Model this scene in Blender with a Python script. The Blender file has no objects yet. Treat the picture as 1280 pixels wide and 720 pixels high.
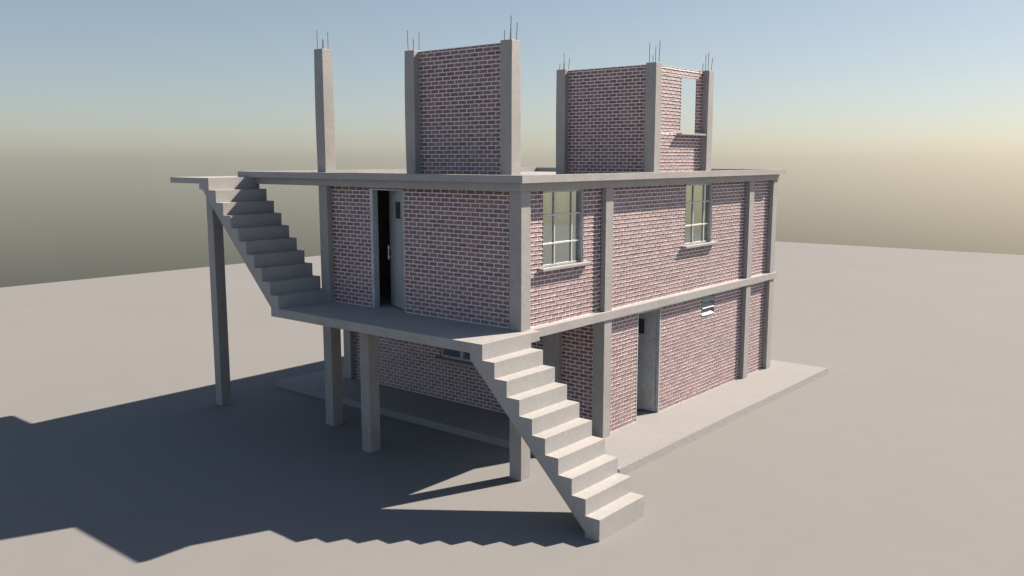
import bpy, math, random
from mathutils import Vector, Matrix
random.seed(11)
R = math.radians
scene = bpy.context.scene
col = scene.collection

# ------------------------------------------------------------------ measures (metres)
G = -0.08            # ground
ZP = 0.07            # top of the concrete apron
ZB = 2.70            # first floor / balcony top
ZR = 5.35            # roof floor, upper landing
ZC = 5.48            # top of the roof kerb
ZBM = 5.197          # underside of roof beam
W = 0.275            # main column width

# ------------------------------------------------------------------ materials
def mat(name):
    m = bpy.data.materials.new(name); m.use_nodes = True
    nt = m.node_tree
    b = nt.nodes['Principled BSDF']
    return m, nt, b
def N(nt, t, **kw):
    n = nt.nodes.new(t)
    for k, v in kw.items():
        if k.startswith('_'): setattr(n, k[1:], v)
        else: n.inputs[k.replace('__', ' ')].default_value = v
    return n
def noise(nt, co, scale, detail=6, rough=.6, dist=0.):
    n = N(nt, 'ShaderNodeTexNoise'); n.inputs['Scale'].default_value = scale
    n.inputs['Detail'].default_value = detail; n.inputs['Roughness'].default_value = rough
    n.inputs['Distortion'].default_value = dist
    nt.links.new(co, n.inputs['Vector']); return n.outputs['Fac']
def ramp(nt, fac, stops):
    r = nt.nodes.new('ShaderNodeValToRGB')
    e = r.color_ramp.elements
    while len(e) < len(stops): e.new(.5)
    for el, (p, c) in zip(e, stops):
        el.position = p; el.color = (c, c, c, 1) if not hasattr(c, '__len__') else (*c, 1)
    nt.links.new(fac, r.inputs[0]); return r.outputs[0]
def mix(nt, a, b, fac, mode='MIX'):
    m = nt.nodes.new('ShaderNodeMix'); m.data_type = 'RGBA'; m.blend_type = mode
    for s, v in ((0, fac), (6, a), (7, b)):
        if isinstance(v, (int, float)): m.inputs[s].default_value = v
        elif isinstance(v, tuple): m.inputs[s].default_value = (*v, 1)
        else: nt.links.new(v, m.inputs[s])
    return m.outputs[2]
def mapped(nt, co, sc):
    m = nt.nodes.new('ShaderNodeMapping'); m.inputs['Scale'].default_value = sc
    nt.links.new(co, m.inputs['Vector']); return m.outputs[0]
def bump(nt, h, b, strength, dist):
    n = nt.nodes.new('ShaderNodeBump'); n.inputs['Strength'].default_value = strength
    n.inputs['Distance'].default_value = dist
    nt.links.new(h, n.inputs['Height']); nt.links.new(n.outputs[0], b.inputs['Normal'])
def objco(nt):
    return nt.nodes.new('ShaderNodeTexCoord').outputs['Object']

def concrete(name, base, streak=.12, bs=.5, scale=1., rough=.58):
    m, nt, b = mat(name); co = objco(nt)
    big = noise(nt, co, 1.3 * scale, 5, .6, .4)
    mid = noise(nt, co, 9 * scale, 6, .65)
    fine = noise(nt, mapped(nt, co, (1, 1, 1.6)), 27 * scale, 6, .85)
    c = mix(nt, base, tuple(x * (1 - streak * 1.6) for x in base), ramp(nt, big, [(.35, 0.), (.72, 1.)]))
    c = mix(nt, c, tuple(min(1, x * 1.12) for x in base), ramp(nt, mid, [(.5, 0.), (.75, .8)]))
    c = mix(nt, c, tuple(x * .72 for x in base), ramp(nt, fine, [(.46, 0.), (.66, .9)]))
    nt.links.new(c, b.inputs['Base Color'])
    b.inputs['Roughness'].default_value = rough; b.inputs['Specular IOR Level'].default_value = .5
    h = mix(nt, mid, fine, .6)
    bump(nt, h, b, bs, .02)
    return m
M = {}
CB = (0.350, 0.346, 0.349)
M['concrete'] = concrete('concrete', CB)
M['concrete_column'] = concrete('concrete_column', (0.346, 0.340, 0.342), .12, .8)
M['concrete_stair'] = concrete('concrete_stair', (0.359, 0.356, 0.360), .08, .35)
# apron: exposed aggregate
def apron():
    m, nt, b = mat('apron_concrete'); co = objco(nt)
    base = (0.279, 0.280, 0.288)
    v = N(nt, 'ShaderNodeTexVoronoi'); v.inputs['Scale'].default_value = 26
    nt.links.new(co, v.inputs['Vector'])
    f = noise(nt, co, 30, 5, .8)
    big = noise(nt, co, 1.1, 4, .6)
    c = mix(nt, base, (0.200, 0.198, 0.201), ramp(nt, f, [(.48, 0.), (.62, 1.)]))
    c = mix(nt, c, (0.326, 0.333, 0.346), ramp(nt, v.outputs['Distance'], [(.0, .6), (.35, 0.)]))
    c = mix(nt, c, (0.237, 0.236, 0.242), ramp(nt, big, [(.4, 0.), (.8, .5)]))
    nt.links.new(c, b.inputs['Base Color'])
    b.inputs['Roughness'].default_value = .95; b.inputs['Specular IOR Level'].default_value = .2
    bump(nt, f, b, .6, .02)
    return m
M['apron'] = apron()
def ground_mat():
    m, nt, b = mat('bare_ground'); co = objco(nt)
    base = (0.187, 0.190, 0.192)
    big = noise(nt, co, .12, 5, .6)
    mid = noise(nt, co, 1.7, 6, .65)
    fine = noise(nt, co, 45, 4, .7)
    c = mix(nt, base, (0.196, 0.198, 0.202), ramp(nt, big, [(.35, 0.), (.7, 1.)]))
    c = mix(nt, c, (0.179, 0.180, 0.183), ramp(nt, mid, [(.45, 0.), (.75, .5)]))
    c = mix(nt, c, (0.170, 0.171, 0.171), ramp(nt, fine, [(.5, 0.), (.8, .35)]))
    nt.links.new(c, b.inputs['Base Color'])
    b.inputs['Roughness'].default_value = .95; b.inputs['Specular IOR Level'].default_value = .15
    bump(nt, mix(nt, mid, fine, .4), b, .12, .02)
    return m
M['ground'] = ground_mat()
def brick_mat():
    m, nt, b = mat('brick'); co = objco(nt)
    at = nt.nodes.new('ShaderNodeAttribute'); at.attribute_name = 'tint'
    n1 = noise(nt, co, 22, 5, .7)
    n2 = noise(nt, co, 90, 3, .6)
    c = ramp(nt, at.outputs['Fac'], [(0., (0.190, 0.107, 0.123)), (.35, (0.266, 0.149, 0.163)), (.7, (0.313, 0.183, 0.190)), (1., (0.252, 0.160, 0.180))])
    c = mix(nt, c, (0.101, 0.066, 0.077), ramp(nt, n1, [(.44, 0.), (.70, .8)]))
    c = mix(nt, c, (0.370, 0.273, 0.264), ramp(nt, n2, [(.55, 0.), (.8, .6)]))
    nt.links.new(c, b.inputs['Base Color'])
    b.inputs['Roughness'].default_value = .44; b.inputs['Specular IOR Level'].default_value = .5
    bump(nt, mix(nt, n1, n2, .5), b, .7, .012)
    return m
M['brick'] = brick_mat()
M['mortar'] = concrete('mortar', (.80, .78, .80), .05, .5, 1.5)
M['mortar'].name = 'mortar'
def metal(name, base, rust, amt, rough=.45, metallic=.55):
    m, nt, b = mat(name); co = objco(nt)
    n1 = noise(nt, co, 3.2, 6, .65, .6); n2 = noise(nt, co, 18, 5, .6)
    c = mix(nt, base, tuple(x * .75 for x in base), ramp(nt, n2, [(.4, 0.), (.7, 1.)]))
    c = mix(nt, c, rust, ramp(nt, n1, [(.50, 0.), (.72, amt)]))
    nt.links.new(c, b.inputs['Base Color'])
    nt.links.new(ramp(nt, n1, [(.3, rough), (.75, .8)]), b.inputs['Roughness'])
    b.inputs['Metallic'].default_value = metallic
    bump(nt, n2, b, .15, .004)
    return m
M['door'] = metal('door_metal', (.45, .50, .55), (.42, .29, .23), .75)
M['frame'] = metal('frame_metal', (.50, .535, .57), (.38, .27, .22), .4, .4)
M['bar'] = metal('pale_bar', (.62, .64, .66), (.5, .5, .5), .2, .4, .2)
M['rebar'] = metal('rebar_steel', (.34, .32, .31), (.32, .20, .14), .6, .5, .6)
M['louvre'] = metal('louvre_paint', (.48, .51, .55), (.5, .5, .5), .15, .5, .05)
M['dark'] = metal('dark_screen', (.035, .035, .036), (.05, .04, .035), .3, .6, .1)
M['plaster'] = concrete('interior_plaster', (.20, .18, .16), .1, .3)
def glass_mat():
    m = bpy.data.materials.new('window_glass'); m.use_nodes = True
    nt = m.node_tree; nt.nodes.clear()
    out = nt.nodes.new('ShaderNodeOutputMaterial')
    tr = nt.nodes.new('ShaderNodeBsdfTransparent'); tr.inputs[0].default_value = (.90, .93, .86, 1)
    gl = nt.nodes.new('ShaderNodeBsdfGlossy'); gl.inputs['Roughness'].default_value = .03
    gl.inputs['Color'].default_value = (.64, .71, .70, 1)
    mx = nt.nodes.new('ShaderNodeMixShader'); mx.inputs[0].default_value = .56
    co = objco(nt); n = noise(nt, co, 1.5, 2, .5)
    bm = nt.nodes.new('ShaderNodeBump'); bm.inputs['Strength'].default_value = .05; bm.inputs['Distance'].default_value = .01
    nt.links.new(n, bm.inputs['Height']); nt.links.new(bm.outputs[0], gl.inputs['Normal'])
    nt.links.new(tr.outputs[0], mx.inputs[1]); nt.links.new(gl.outputs[0], mx.inputs[2])
    nt.links.new(mx.outputs[0], out.inputs[0])
    return m
M['glass'] = glass_mat()
def pale_strip_mat():  # plain matte cream for the strips behind the window glass
    m, nt, b = mat('pale_matte')
    b.inputs['Base Color'].default_value = (.86, .84, .76, 1); b.inputs['Roughness'].default_value = .9
    return m
M['pale_strip'] = pale_strip_mat()

# ------------------------------------------------------------------ mesh builder
class MB:
    def __init__(s): s.v = []; s.f = []; s.m = []; s.t = []
    def face(s, pts, m=0, t=.5):
        i = len(s.v); s.v += [tuple(p) for p in pts]; s.f.append(tuple(range(i, i + len(pts)))); s.m.append(m); s.t.append(t)
    def box(s, x0, x1, y0, y1, z0, z1, m=0):
        p = [(x, y, z) for z in (z0, z1) for y in (y0, y1) for x in (x0, x1)]
        for q in ((0, 2, 3, 1), (4, 5, 7, 6), (0, 1, 5, 4), (2, 6, 7, 3), (0, 4, 6, 2), (1, 3, 7, 5)):
            s.face([p[k] for k in q], m)
    def prism(s, prof, y0, y1, m=0):
        """profile in x-z, counter-clockwise seen from -y"""
        s.face([(x, y0, z) for x, z in prof], m)
        s.face([(x, y1, z) for x, z in reversed(prof)], m)
        n = len(prof)
        for i in range(n):
            (xa, za), (xb, zb) = prof[i], prof[(i + 1) % n]
            s.face([(xa, y0, za), (xa, y1, za), (xb, y1, zb), (xb, y0, zb)], m)
    def tube(s, a, b, r, n=8, m=0):
        a, b = Vector(a), Vector(b); d = (b - a).normalized()
        u = d.orthogonal().normalized(); w = d.cross(u)
        ring = [[p + (u * math.cos(2 * math.pi * k / n) + w * math.sin(2 * math.pi * k / n)) * r for k in range(n)] for p in (a, b)]
        for k in range(n):
            s.face([ring[0][k], ring[0][(k + 1) % n], ring[1][(k + 1) % n], ring[1][k]], m)
        s.face(list(reversed(ring[0])), m); s.face(ring[1], m)
    def build(s, name, mats, parent=None, bevel=0., weld=True):
        me = bpy.data.meshes.new(name)
        me.from_pydata(s.v, [], s.f)
        for mm in (mats if isinstance(mats, (list, tuple)) else [mats]): me.materials.append(mm)
        me.polygons.foreach_set('material_index', s.m)
        if any(t != .5 for t in s.t):
            a = me.attributes.new('tint', 'FLOAT', 'FACE'); a.data.foreach_set('value', s.t)
        me.update()
        if weld:
            import bmesh
            bm = bmesh.new(); bm.from_mesh(me)
            bmesh.ops.remove_doubles(bm, verts=bm.verts, dist=.00005)
            if bevel: bmesh.ops.recalc_face_normals(bm, faces=bm.faces)
            bm.to_mesh(me); bm.free()
        o = bpy.data.objects.new(name, me); col.objects.link(o)
        if parent is not None: o.parent = parent
        if bevel:
            md = o.modifiers.new('bevel', 'BEVEL'); md.width = bevel; md.segments = 2; md.limit_method = 'ANGLE'; md.angle_limit = R(30)
        return o

# ------------------------------------------------------------------ ground (one finite sheet, as in the photograph)
g = MB()
c0 = Vector((-33.02, 47.2, G))                      # far-left corner
dl = Vector((-.0236, -1, 0)).normalized(); dr = Vector((1, .0637, 0)).normalized()
pts = [c0, c0 + dl * 100, c0 + dl * 100 + dr * 100, c0 + dr * 100]
g.face(pts); gr = g.build('ground', M['ground'])
gr['kind'] = 'structure'; gr['label'] = 'bare flat beige ground around the unfinished brick house'

# ------------------------------------------------------------------ the house
house = bpy.data.objects.new('brick_house', None); col.objects.link(house)
house['label'] = 'unfinished two storey brick and concrete house with outside stairs and bare columns on its roof'
house['category'] = 'house'

def box(name, x0, x1, y0, y1, z0, z1, m='concrete', parent=house, bevel=.006):
    b = MB(); b.box(x0, x1, y0, y1, z0, z1); return b.build(name, M[m], parent, bevel)

# apron with a slightly ragged cast edge
ap = MB()
AX0, AX1, AY0, AY1 = -9.24, 1.265, 1.32, 11.79
per = []
def edge(a, b, n):
    for i in range(n):
        t = i / n; per.append((a[0] + (b[0] - a[0]) * t, a[1] + (b[1] - a[1]) * t))
edge((AX0, AY0), (AX1, AY0), 160); edge((AX1, AY0), (AX1, AY1), 160); edge((AX1, AY1), (AX0, AY1), 60); edge((AX0, AY1), (AX0, AY0), 60)
top = [(x, y, ZP + random.uniform(-.002, .002)) for x, y in per]
mid_ = []; bot = []
for i, (x, y) in enumerate(per):
    ox = .008 + random.uniform(-.002, .002); nx = 0; ny = 0
    if abs(y - AY0) < 1e-6: ny = -1
    elif abs(x - AX1) < 1e-6: nx = 1
    elif abs(y - AY1) < 1e-6: ny = 1
    else: nx = -1
    mid_.append((x + nx * ox, y + ny * ox, ZP - .05 + random.uniform(-.003, .003)))
    ox = .036 + random.uniform(-.003, .003)
    bot.append((x + nx * ox, y + ny * ox, G - .05))
ap.face(top)
n = len(per)
for i in range(n):
    j = (i + 1) % n
    ap.face([top[i], mid_[i], mid_[j], top[j]]); ap.face([mid_[i], bot[i], bot[j], mid_[j]])
apron_o = ap.build('plinth', M['apron'], house)
apron_o['label'] = 'speckled concrete apron under the house'

# slabs
box('floor_slab', -8.10, -.02, 2.70, 10.84, 2.52, ZB - .003)
fs = MB(); fs.box(-5.58, -.02, .02, 2.70, 2.52, ZB - .003); fs.build('floor_slab', M['concrete'], house)
box('edge_beam', -.30, .035, .058, 10.985, 2.535, ZB + .008)          # belt along the sunny side
box('balcony', -5.435, .188, -1.255, .30, 2.519, ZB)
box('roof_slab', -7.87, .02, -.05, 10.80, ZBM + .004, ZR)
rb = MB()
rb.box(-7.865, .03, -.055, .20, ZBM, ZR - .004); rb.box(-.22, .03, .20, 11.0, ZBM, ZR - .004)
rb.build('roof_beam', M['concrete'], house, .006)
# roof kerb ring
kx0, kx1, ky0, ky1, kw = -8.283, .187, -.20, 10.92, .22
k = MB()
k.box(kx0, kx1, ky0, ky0 + kw, ZR - .001, ZC); k.box(kx0, kx1, ky1 - kw, ky1, ZR - .001, ZC)
k.box(kx0, kx0 + kw, ky0 + kw, ky1 - kw, ZR - .001, ZC); k.box(kx1 - kw, kx1, ky0 + kw, ky1 - kw, ZR - .001, ZC)
k.build('roof_kerb', M['concrete'], house)
k2 = MB(); k2.box(-8.10, -7.87, .10, 10.80, ZBM + .02, ZR - .002); k2.build('roof_slab', M['concrete'], house)

# columns --------------------------------------------------------------------------------------------
def column(x0, x1, y0, y1, z0, z1, name='column'):
    return box(name, x0, x1, y0, y1, z0, z1, 'concrete_column', bevel=.008)
Z0 = G - .03
column(-W, 0, 0, W, Z0, 2.519); column(-W, 0, 0, W, ZB, ZBM)                    # near corner
column(-5.60, -5.33, 0, W, Z0, 2.519); column(-5.60, -5.33, 0, W, ZB, ZBM)      # porch left
column(-3.602, -3.336, -.676, -.41, Z0, 2.519)                                  # porch middle
column(-8.935, -8.684, -.646, -.39, Z0, 5.22)                                   # under the upper landing
for y in (2.66, 9.178, 10.603):
    column(-W, 0, y, y + W, ZP, 2.535); column(-W, 0, y, y + W, ZB + .008, ZBM)
column(-8.137, -7.862, 2.644, 2.92, ZP, 2.52); column(-8.137, -7.862, 2.644, 2.92, ZB, ZBM)
column(-8.137, -7.862, 10.6, 10.875, ZP, 2.52); column(-8.137, -7.862, 10.6, 10.875, ZB, ZBM)
column(-1.574, -1.158, 2.66, 2.93, ZP, 2.52)

# rooftop columns, slightly bowed and twisted, with rebar --------------------------------------------
def roof_column(x0, y0, w, z1, twist, rods, bow=.012):
    cx, cy = x0 + w / 2, y0 + w / 2
    b = MB(); L = 7; rings = []
    for i in range(L):
        t = i / (L - 1); z = ZR + (z1 - ZR) * t
        a = R(twist) * max(0, (t - .55) / .45) ** 1.3; h = w / 2 + bow * math.sin(math.pi * t) * .5
        ring = []
        for sx, sy in ((-1, -1), (1, -1), (1, 1), (-1, 1)):
            px, py = sx * h, sy * h
            ring.append((cx + px * math.cos(a) - py * math.sin(a), cy + px * math.sin(a) + py * math.cos(a), z))
        rings.append(ring)
    for i in range(L - 1):
        for k_ in range(4):
            k2_ = (k_ + 1) % 4
            b.face([rings[i][k_], rings[i][k2_], rings[i + 1][k2_], rings[i + 1][k_]])
    b.face(rings[-1]); b.face(list(reversed(rings[0])))
    c = b.build('column', M['concrete_column'], house, .006)
    for dx, dy, hh, lx, ly in rods:
        r = MB(); q = w * .29
        r.tube((cx + dx * q, cy + dy * q, z1 - .05), (cx + dx * q + lx, cy + dy * q + ly, z1 + hh), .0085, 8)
        r.build('rebar', M['rebar'], c)
    return c
roof_column(-5.603, 0, .265, 8.035, 0, [(-1, -1, .40, -.01, 0), (1, -1, .20, .02, 0), (1, 1, .36, -.01, .01), (-1, 1, .20, 0, 0)], .02)
roof_column(-4.167, 1.234, W, 8.006, 0, [(-1, -1, .42, -.02, 0), (1, -1, .24, -.01, 0), (1, 1, .38, 0, .01), (-1, 1, .22, 0, 0)], 0.02)
roof_column(-1.521, 1.234, W, 8.006, 3.5, [(-1, -1, .19, 0, 0), (1, -1, .45, -.01, .02), (1, 1, .33, .03, 0), (-1, 1, .44, .04, 0)], 0.012)
roof_column(-4.167, 6.549, W, 8.006, 0, [(-1, -1, .16, .01, 0), (1, -1, .41, -.03, 0), (1, 1, .29, .03, 0), (-1, 1, .18, 0, 0)], 0.012)
roof_column(-1.521, 6.549, W, 8.006, 1.5, [(-1, -1, .46, 0, 0), (1, -1, .37, .01, 0), (1, 1, .52, .02, .01), (-1, 1, .19, 0, 0)], 0.012)
roof_column(-1.521, 9.178, W, 8.006, 3, [(-1, -1, .19, .02, 0), (1, -1, .45, .01, 0), (1, 1, .33, .03, .02), (-1, 1, .43, .01, 0)], 0.012)

# brick walls ----------------------------------------------------------------------------------------
BL, BH, JV, JH = .2225, .083, .0165, .0155
def brick_wall(ox, oy, ux, uy, length, z0, z1, thick, holes=(), relief=.012, zoff=0., name='wall'):
    """outer face starts at (ox, oy) and runs along (ux, uy); outward normal = (uy, -ux)"""
    nx, ny = uy, -ux
    b = MB()
    P = lambda u, z, d: (ox + ux * u - nx * d, oy + uy * u - ny * d, z)     # d = depth behind the mortar face
    us = sorted({0., length, *[h[0] for h in holes], *[h[1] for h in holes]})
    rows = int((z1 - z0) / BH) + 2
    def spans(zl, zh):
        out = [(0., length)]
        for hu0, hu1, hz0, hz1 in holes:
            if zh > hz0 + 1e-4 and zl < hz1 - 1e-4:
                nn = []
                for a, c in out:
                    if hu0 > a: nn.append((a, min(c, hu0)))
                    if hu1 < c: nn.append((max(a, hu1), c))
                    if hu1 <= a or hu0 >= c: nn.append((a, c)) if (a, c) not in nn else None
                out = [x for x in nn if x[1] - x[0] > 1e-3]
        return out
    zcuts = sorted({*[h[2] for h in holes], *[h[3] for h in holes]})
    def pieces(zl, zh):
        c = [zl] + [z for z in zcuts if zl + 1e-4 < z < zh - 1e-4] + [zh]
        return zip(c[:-1], c[1:])
    bev = .0015
    for r in range(rows):
        zb = z0 + r * BH; off = (r % 2) * BL * .5 + random.uniform(-.008, .008)
        # bed joint (proud) then brick row
        for zl, zh, kind in ((zb, zb + JH, 'bed'), (zb + JH, zb + BH, 'row')):
            zl = max(zl, z0); zh = min(zh, z1 - (.012 if kind == 'row' else 0))
            if kind == 'bed' and z1 - zb < .03: continue
            if zh - zl < 1e-3: continue
            for a, c in pieces(zl, zh):
                for u0, u1 in spans(a, c):
                    if kind == 'bed':
                        nseg = max(1, int((u1 - u0) / .21)); st = (u1 - u0) / nseg
                        jit = [(random.uniform(-.0022, .0022), random.uniform(-.0022, .0022)) for _ in range(nseg + 1)]
                        for q in range(nseg):
                            ua, ub = u0 + q * st, u0 + (q + 1) * st
                            (ja, ka), (jb, kb) = jit[q], jit[q + 1]
                            la, lb = a + ja, a + jb; ha, hb = c + ka, c + kb
                            if a - z0 < .002: la = lb = a
                            b.face([P(ua, la, 0), P(ub, lb, 0), P(ub, hb, 0), P(ua, ha, 0)], 1)
                            b.face([P(ua, ha, 0), P(ub, hb, 0), P(ub, hb + bev, relief), P(ua, ha + bev, relief)], 1)
                            b.face([P(ua, la - bev, relief * 2.2), P(ub, lb - bev, relief * 2.2), P(ub, lb, 0), P(ua, la, 0)], 1)
                    else:
                        i0 = int((u0 - off) / BL) - 2
                        u = off + i0 * BL
                        while u < u1:
                            j0, j1 = u + random.uniform(-.002, .002), u + JV + random.uniform(-.002, .002)
                            e0, e1 = max(j0, u0), min(j1, u1)
                            if e1 - e0 > 1e-3: b.face([P(e0, a, relief * .80), P(e1, a, relief * .80), P(e1, c, relief * .80), P(e0, c, relief * .80)], 1)
                            t = random.random(); tl = random.uniform(-.0015, .0015)
                            e0, e1 = max(j1, u0), min(u + BL, u1)
                            if e1 - e0 > 1e-3:
                                tv = .02 + .47 * t if t < .5 else .51 + .48 * (t - .5) * 2
                                lv = min(.011, (e1 - e0) * .4) if e0 > u0 + 1e-4 else 0
                                hb_ = (c - a) / BH
                                zm = a + (c - a) * .68
                                dbl, dbr = -.004 + tl, .001 + tl; dml, dmr = .012 + tl, .016 + tl; dtl, dtr = .013 + tl, .017 + tl
                                if lv:
                                    b.face([P(e0, a, relief * .95), P(e0 + lv, a, dbl), P(e0 + lv, zm, dml), P(e0, zm, relief + .006)], 0, tv)
                                    b.face([P(e0, zm, relief + .006), P(e0 + lv, zm, dml), P(e0 + lv, c, dtl), P(e0, c, relief + .009)], 0, tv)
                                b.face([P(e0 + lv, a, dbl), P(e1, a, dbr), P(e1, zm, dmr), P(e0 + lv, zm, dml)], 0, tv)
                                b.face([P(e0 + lv, zm, dml), P(e1, zm, dmr), P(e1, c, dtr), P(e0 + lv, c, dtl)], 0, tv)
                            u += BL
    for u0, u1 in spans(z1 - .01, z1):
        b.face([P(u0, z1 - .012, 0), P(u1, z1 - .012, 0), P(u1, z1, 0), P(u0, z1, 0)], 1)
        b.face([P(u0, z1 - .016, relief * 2.2), P(u1, z1 - .016, relief * 2.2), P(u1, z1 - .012, 0), P(u0, z1 - .012, 0)], 1)
    # body behind the relief
    D0, D1 = relief + .018, thick
    zs = sorted({z0, z1, *[z for z in zcuts if z0 < z < z1]})
    for zl, zh in zip(zs[:-1], zs[1:]):
        for u0, u1 in spans(zl, zh):
            b.face([P(u0, zl, D0), P(u1, zl, D0), P(u1, zh, D0), P(u0, zh, D0)], 1)
            b.face([P(u1, zl, D1), P(u0, zl, D1), P(u0, zh, D1), P(u1, zh, D1)], 2)
    b.face([P(0, z0, 0), P(0, z1, 0), P(0, z1, D1), P(0, z0, D1)], 1); b.face([P(length, z0, 0), P(length, z0, D1), P(length, z1, D1), P(length, z1, 0)], 1)
    b.face([P(0, z1, 0), P(length, z1, 0), P(length, z1, D1), P(0, z1, D1)], 1)
    for u0, u1, h0, h1 in holes:                               # reveals
        f0, f1 = max(u0, 0), min(u1, length)
        for uu, sg, ok in ((u0, 1, u0 > 0), (u1, -1, u1 < length)):
            if not ok: continue
            for r in range(rows):
                zb = z0 + r * BH
                for zl, zh, kind in ((zb, zb + JH, 1), (zb + JH, zb + BH, 0)):
                    zl, zh = max(zl, h0), min(zh, h1)
                    if zh - zl < 1e-3: continue
                    cuts = [0, D1] if kind or r % 2 else [0, D1 * .55, D1 * .55 + JV, D1]
                    for q, (da, db) in enumerate(zip(cuts[:-1], cuts[1:])):
                        pts = [P(uu, zl, da), P(uu, zl, db), P(uu, zh, db), P(uu, zh, da)]
                        b.face(pts if sg > 0 else pts[::-1], 1 if kind or q == 1 else 0, random.choice((.1, .3, .7, .9)))
        if h0 > z0: b.face([P(f0, h0, 0), P(f1, h0, 0), P(f1, h0, D1), P(f0, h0, D1)], 1)
        if h1 < z1: b.face([P(f0, h1, 0), P(f0, h1, D1), P(f1, h1, D1), P(f1, h1, 0)], 1)
    o = b.build(name, [M['brick'], M['mortar'], M['plaster']], house, weld=False)
    return o
FY, SX, TH = .13, -.108, .15
# first floor front wall (y = FY, runs +x), door opening
brick_wall(-5.33, FY, 1, 0, 5.33 - W, ZB, ZBM, TH, [(-4.10 + 5.33, -3.10 + 5.33, ZB, 5.165)])
# first floor sunny wall (x = SX, runs +y; outward +x)
Z1 = ZB + .008
brick_wall(SX, W, 0, 1, 2.66 - W, Z1, ZBM, TH, [(.762 - W, 2.05 - W, 3.775, 5.18)])
brick_wall(SX, 2.66 + W, 0, 1, 9.178 - 2.66 - W, Z1, ZBM, TH, [(6.075 - 2.66 - W, 7.365 - 2.66 - W, 3.785, 5.178)])
brick_wall(SX, 9.178 + W, 0, 1, 10.603 - 9.178 - W, Z1, ZBM, TH)
# ground floor sunny wall
brick_wall(SX, 2.66 + W, 0, 1, 9.178 - 2.66 - W, ZP, 2.535, TH, [(4.10 - 2.66 - W, 5.085 - 2.66 - W, ZP, 2.475), (7.0 - 2.66 - W, 7.64 - 2.66 - W, 1.965, 2.49)])
brick_wall(SX, 9.178 + W, 0, 1, 10.603 - 9.178 - W, ZP, 2.535, TH)
# ground floor front wall
brick_wall(-7.862, 2.79, 1, 0, 7.862 - 1.574, ZP, 2.52, TH, [(-4.76 + 7.862, -3.47 + 7.862, 1.085, 2.0)])
brick_wall(-1.158, 2.79, 1, 0, 1.158 - W, ZP, 2.52, TH)
# left, back and porch side walls (mostly out of sight)
brick_wall(-8.02, 10.6, 0, -1, 10.6 - 2.92, ZP, 2.52, TH); brick_wall(-8.02, 10.6, 0, -1, 10.6 - 2.92, ZB, ZBM, TH)
brick_wall(-W, 10.76, -1, 0, 7.862 - W, ZP, 2.52, TH); brick_wall(-W, 10.76, -1, 0, 7.862 - W, ZB, ZBM, TH)
brick_wall(-7.862, 2.79, 1, 0, 7.862 - 5.60, ZB, ZBM, TH)
brick_wall(-5.48, 2.79, 0, -1, 2.79 - W, ZB, ZBM, TH)
# rooftop walls
brick_wall(-3.892, 1.377, 1, 0, 2.371, ZR, 7.985, TH)
brick_wall(-3.892, 6.692, 1, 0, 2.371, ZR, 7.985, TH)
brick_wall(-1.395, 6.824, 0, 1, 2.354, ZR, 7.985, TH, [(1.211, 2.238, 6.392, 7.784)])

# sills ----------------------------------------------------------------------------------------------
def sill(parent, x0, x1, y0, y1, z0, z1):
    return box('sill', x0, x1, y0, y1, z0, z1, 'concrete', parent, .006)
sl = sill(house, -1.550, -1.255, 7.865, 9.176, 6.347, 6.392)
sl['label'] = 'thin concrete sill under the empty rooftop window opening'

# windows --------------------------------------------------------------------------------------------
def side_window(y0, y1, z0, z1, vs, hs, pale_strip=None):
    xf0, xf1 = SX - .115, SX - .060
    f = MB(); t = .035
    f.box(xf0, xf1, y0, y0 + t, z0, z1); f.box(xf0, xf1 + .05, y1 - t, y1 - .001, z0, z1)
    f.box(xf0, xf1, y0 + t, y1 - t, z0, z0 + t); f.box(xf0, xf1, y0 + t, y1 - t, z1 - t, z1 - .001)
    w = f.build('window', M['frame'], house, .003)
    gl = MB(); gl.box(xf0 + .024, xf0 + .030, y0 + t, y1 - t, z0 + t, z1 - t); gl.build('pane', M['glass'], w)
    for v in vs:
        m = MB(); m.box(xf0 + .031, xf1 - .001, v - .014, v + .014, z0 + t, z1 - t); m.build('mullion', M['bar'], w, .002)
    for h in hs:
        m = MB(); m.box(xf0 + .031, xf1 + .004, y0 + t, y1 - t, h - .014, h + .014); m.build('glazing_bar', M['bar'], w, .002)
    sill(w, SX - .06, SX + .115, y0 - .13, y1 + .16, z0 - .055, z0)
    if pale_strip:  # pale folded strips just behind the glass, upper part only
        for (a, b_, zz) in pale_strip:
            c = MB(); n_ = 5
            for q in range(n_):
                ya, yb = a + (b_ - a) * q / n_, a + (b_ - a) * (q + 1) / n_
                xa = xf0 + .016 - (.012 if q % 2 else 0); xb = xf0 + .016 - (0 if q % 2 else .012)
                c.face([(xa, ya, zz), (xb, yb, zz), (xb, yb, z1), (xa, ya, z1)])
            c.build('pale_strip', M['pale_strip'], w)
    return w
w1 = side_window(.762, 2.05, 3.775, 5.18, (1.20, 1.752), (4.73, 4.20), [(.99, 1.13, 4.63), (1.36, 1.62, 4.63)])
w2 = side_window(6.075, 7.365, 3.785, 5.178, (6.557, 7.082), (4.76, 4.225))
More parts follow.
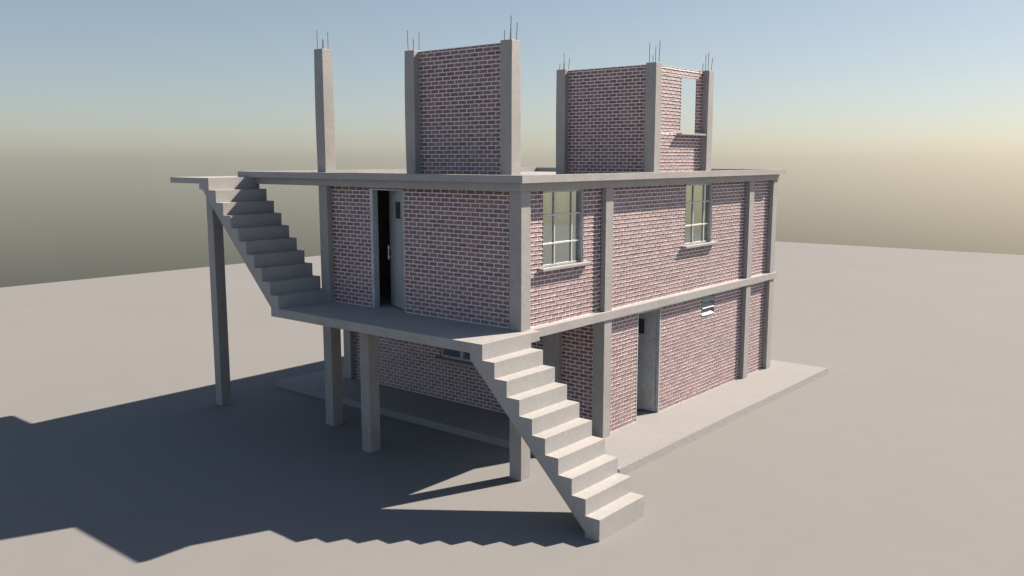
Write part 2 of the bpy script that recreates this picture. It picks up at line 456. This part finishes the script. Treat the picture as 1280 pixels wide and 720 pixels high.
# ground floor front window
f = MB(); t = .05; yf0, yf1 = 2.79 + .03, 2.79 + .09
X0, X1, Zb, Zt = -4.76, -3.47, 1.085, 2.0
f.box(X0, X0 + t, yf0, yf1, Zb, Zt); f.box(X1 - t, X1, yf0, yf1, Zb, Zt); f.box(X0 + t, X1 - t, yf0, yf1, Zb, Zb + t); f.box(X0 + t, X1 - t, yf0, yf1, Zt - t, Zt)
w3 = f.build('window', M['frame'], house, .003)
m_ = MB(); m_.box(-4.13, -4.05, yf0 - .005, yf1, Zb + t, Zt - t); m_.build('mullion', M['frame'], w3, .003)
gl = MB(); gl.box(X0 + t, -4.13, yf0 + .03, yf0 + .036, Zb + t, Zt - t); gl.build('pane', M['glass'], w3)
gl = MB(); gl.box(-4.05, X1 - t, yf0 + .03, yf0 + .036, Zb + t, Zt - t); gl.build('pane', M['glass'], w3)
sill(w3, X0 - .12, X1 + .12, 2.79 - .16, 2.79 + .03, Zb - .075, Zb)

# doors ----------------------------------------------------------------------------------------------
def leaf(hx, hy, dx, dy, z0, z1, wid, win, handle_side, mname='door'):
    """leaf hinged at (hx, hy), running along (dx, dy); win = (u0, u1, z0, z1) screen panel"""
    L = math.hypot(dx, dy); dx, dy = dx / L, dy / L
    nx, ny = -dy, dx
    T = .04
    P = lambda u, d, z: (hx + dx * u + nx * d, hy + dy * u + ny * d, z)
    def pbox(b, u0, u1, d0, d1, za, zb):
        p = [P(u, d, z) for z in (za, zb) for d in (d0, d1) for u in (u0, u1)]
        for q in ((0, 2, 3, 1), (4, 5, 7, 6), (0, 1, 5, 4), (2, 6, 7, 3), (0, 4, 6, 2), (1, 3, 7, 5)):
            b.face([p[k_] for k_ in q])
    b = MB(); u0, u1, za, zb = win
    pbox(b, 0, u0, 0, T, z0, z1); pbox(b, u1, wid, 0, T, z0, z1)
    pbox(b, u0, u1, 0, T, z0, za); pbox(b, u0, u1, 0, T, zb, z1)
    o = b.build('door', M[mname], house)
    b = MB(); pbox(b, u0, u1, T * .3, T * .6, za, zb); b.build('peep_panel', M['dark'], o)
    b = MB()
    uh = wid - .06; zc = z0 + (z1 - z0) * .46
    for s_ in handle_side:
        d_ = -.055 if s_ < 0 else T + .055
        e_ = -.002 if s_ < 0 else T + .002
        b.tube(P(uh, d_, zc - .15), P(uh, d_, zc + .15), .014, 8)
        b.tube(P(uh, e_, zc - .09), P(uh, d_, zc - .09), .010, 8); b.tube(P(uh, e_, zc + .09), P(uh, d_, zc + .09), .010, 8)
    b.build('handle', M['bar'], o)
    return o
# upper door, front: frame then leaf swung inward
d1 = leaf(-3.135, FY + .09, -.83, .36, ZB + .022, 5.135, .90, (.22, .55, 4.56, 4.90), (1, -1))
d1['label'] = 'grey steel door on the first floor standing half open'
f = MB()
f.box(-4.10, -4.015, FY - .012, FY + .13, ZB, 5.163); f.box(-3.135, -3.102, FY + .004, FY + .13, ZB, 5.163); f.box(-4.015, -3.135, FY - .012, FY + .13, 5.135, 5.163)
f.build('door_frame', M['frame'], d1, .003)
# lower door, sunny side
d2 = leaf(SX - .07, 5.02, -.977, -.19, ZP + .03, 2.45, .92, (.27, .56, 1.86, 2.20), (-1,))
d2['label'] = 'rust stained steel door on the ground floor standing wide open'
f = MB()
f.box(SX - .13, SX + .004, 5.035, 5.083, ZP, 2.473); f.box(SX - .13, SX - .004, 4.102, 4.145, ZP, 2.473); f.box(SX - .13, SX - .004, 4.145, 5.035, 2.452, 2.473)
f.build('door_frame', M['frame'], d2, .003)

# louvre vent ----------------------------------------------------------------------------------------
f = MB(); y0, y1, z0, z1 = 7.0, 7.64, 1.965, 2.49
f.box(SX - .13, SX - .02, y0, y0 + .02, z0, z1); f.box(SX - .13, SX - .02, y1 - .02, y1, z0, z1)
f.box(SX - .13, SX - .02, y0 + .02, y1 - .02, z0, z0 + .015); f.box(SX - .13, SX - .02, y0 + .02, y1 - .02, z1 - .015, z1)
vent = f.build('vent', M['frame'], house, .002); vent['label'] = 'small vent of three tilted pale slats'
for q in range(3):
    zt = z1 - .014 - q * .170; b = MB()
    b.prism([(SX - .100, zt), (SX - .094, zt - .010), (SX + .008, zt - .128), (SX + .014, zt - .116)][::-1], y0 + .022, y1 - .022)
    b.build('slat', M['louvre'], vent)

# staircases -----------------------------------------------------------------------------------------
RI = .27
YS0, YS1 = -1.2585, .052
X0, TR = .191, .2656
def flight2(xs, zs, zlast, soffit, head, y0, y1, label):
    """xs/zs: nosings from the top; head: points left of the first nosing going down to the soffit; soffit: down to the last riser foot"""
    n_ = len(xs)
    rise = zs[0] - zs[1]
    line = [(xs[i], zs[i] - rise) for i in range(n_ - 1)] + [(xs[-1], zlast)]
    # body: head, soffit, foot of last riser, back along the waist line, first nosing
    prof = head + soffit + [(xs[-1], zlast), (xs[-2] + .0, zs[-2] - rise)] + [(xs[0], zs[0] - rise), (xs[0], zs[0])]
    b = MB(); b.prism(prof, y0, y1)
    root = b.build('staircase', M['concrete_stair'], house); root['label'] = label
    for i in range(1, n_):
        s = MB(); zl = zs[i] - rise if i < n_ - 1 else zlast
        s.prism([(xs[i - 1], zs[i]), (xs[i], zl), (xs[i], zs[i])], y0, y1)
        s.build('step', M['concrete_stair'], root)
    return root
lx = [X0 + i * TR for i in range(10)]; lz = [ZB + .002 - i * RI for i in range(10)]
flight2(lx, lz, Z0, [(2.309, .012), (2.309, Z0)], [(-.085, ZB + .002), (-.085, 2.415)], YS0, YS1, 'lower concrete staircase from the ground up to the balcony')
# upper flight with its landing
ux = [-7.813 + i * .2643 for i in range(10)]; uz = [ZR - i * .265 for i in range(10)]
up = flight2(ux, uz, 2.519, [(-5.69, 2.70), (-5.69, 2.519)], [(-8.19, ZR), (-8.19, 5.098), (-8.08, 5.090), (-8.02, 5.055), (-7.985, 5.0)], YS0 + .004, .052, 'upper concrete staircase from the balcony to the roof')
b = MB(); b.box(-9.39, -8.19, YS0 + .004, .052, 5.222, ZR); b.box(-9.39, -7.875, .052, 1.53, 5.222, ZR); b.build('landing', M['concrete_stair'], up)

# ------------------------------------------------------------------ light
SUN = Vector((.432, 1.074, 1.0)).normalized()
elev = math.asin(SUN.z); az = math.atan2(SUN.x, SUN.y)       # from +Y towards +X
world = bpy.data.worlds.new('World'); scene.world = world; world.use_nodes = True
nt = world.node_tree; bg = nt.nodes['Background']
sky = nt.nodes.new('ShaderNodeTexSky'); sky.sky_type = 'NISHITA'; sky.sun_disc = False
sky.sun_elevation = elev; sky.sun_rotation = az
sky.altitude = 0; sky.air_density = .9; sky.dust_density = .7; sky.ozone_density = 1.3
soft = nt.nodes.new('ShaderNodeGamma'); soft.inputs[1].default_value = .76      # softer contrast between zenith and horizon
hs = nt.nodes.new('ShaderNodeHueSaturation'); hs.inputs['Saturation'].default_value = .93
nt.links.new(sky.outputs[0], soft.inputs[0]); nt.links.new(soft.outputs[0], hs.inputs['Color']); nt.links.new(hs.outputs[0], bg.inputs[0]); bg.inputs[1].default_value = .0665
sd = bpy.data.lights.new('sun', 'SUN'); sd.energy = 5.0; sd.angle = R(.53); sd.color = (1, .86, .71)
so = bpy.data.objects.new('sun', sd); col.objects.link(so); so.location = (6, 16, 15)
so.rotation_euler = SUN.to_track_quat('Z', 'Y').to_euler()

# ------------------------------------------------------------------ camera
yaw, pitch, roll = .69321, .1444, -.0008
cam = bpy.data.cameras.new('camera'); co_ = bpy.data.objects.new('camera', cam); col.objects.link(co_)
cam.sensor_fit = 'HORIZONTAL'; cam.sensor_width = 36; cam.lens = 1116.46 / 1280 * 36; cam.clip_end = 2000; cam.clip_start = .1
fwd = Vector((-math.sin(yaw) * math.cos(pitch), math.cos(yaw) * math.cos(pitch), -math.sin(pitch)))
rt = Vector((math.cos(yaw), math.sin(yaw), 0)); upv = rt.cross(fwd)
r2 = rt * math.cos(roll) + upv * math.sin(roll); u2 = -rt * math.sin(roll) + upv * math.cos(roll)
mw = Matrix((r2, u2, -fwd)).transposed().to_4x4(); mw.translation = Vector((9.8893, -12.1559, 5.7759))
co_.matrix_world = mw; scene.camera = co_

scene.view_settings.view_transform = 'Standard'; scene.view_settings.look = 'None'
scene.view_settings.exposure = 1.17; scene.view_settings.gamma = 1
scene.cycles.max_bounces = 8; scene.cycles.use_denoising = True
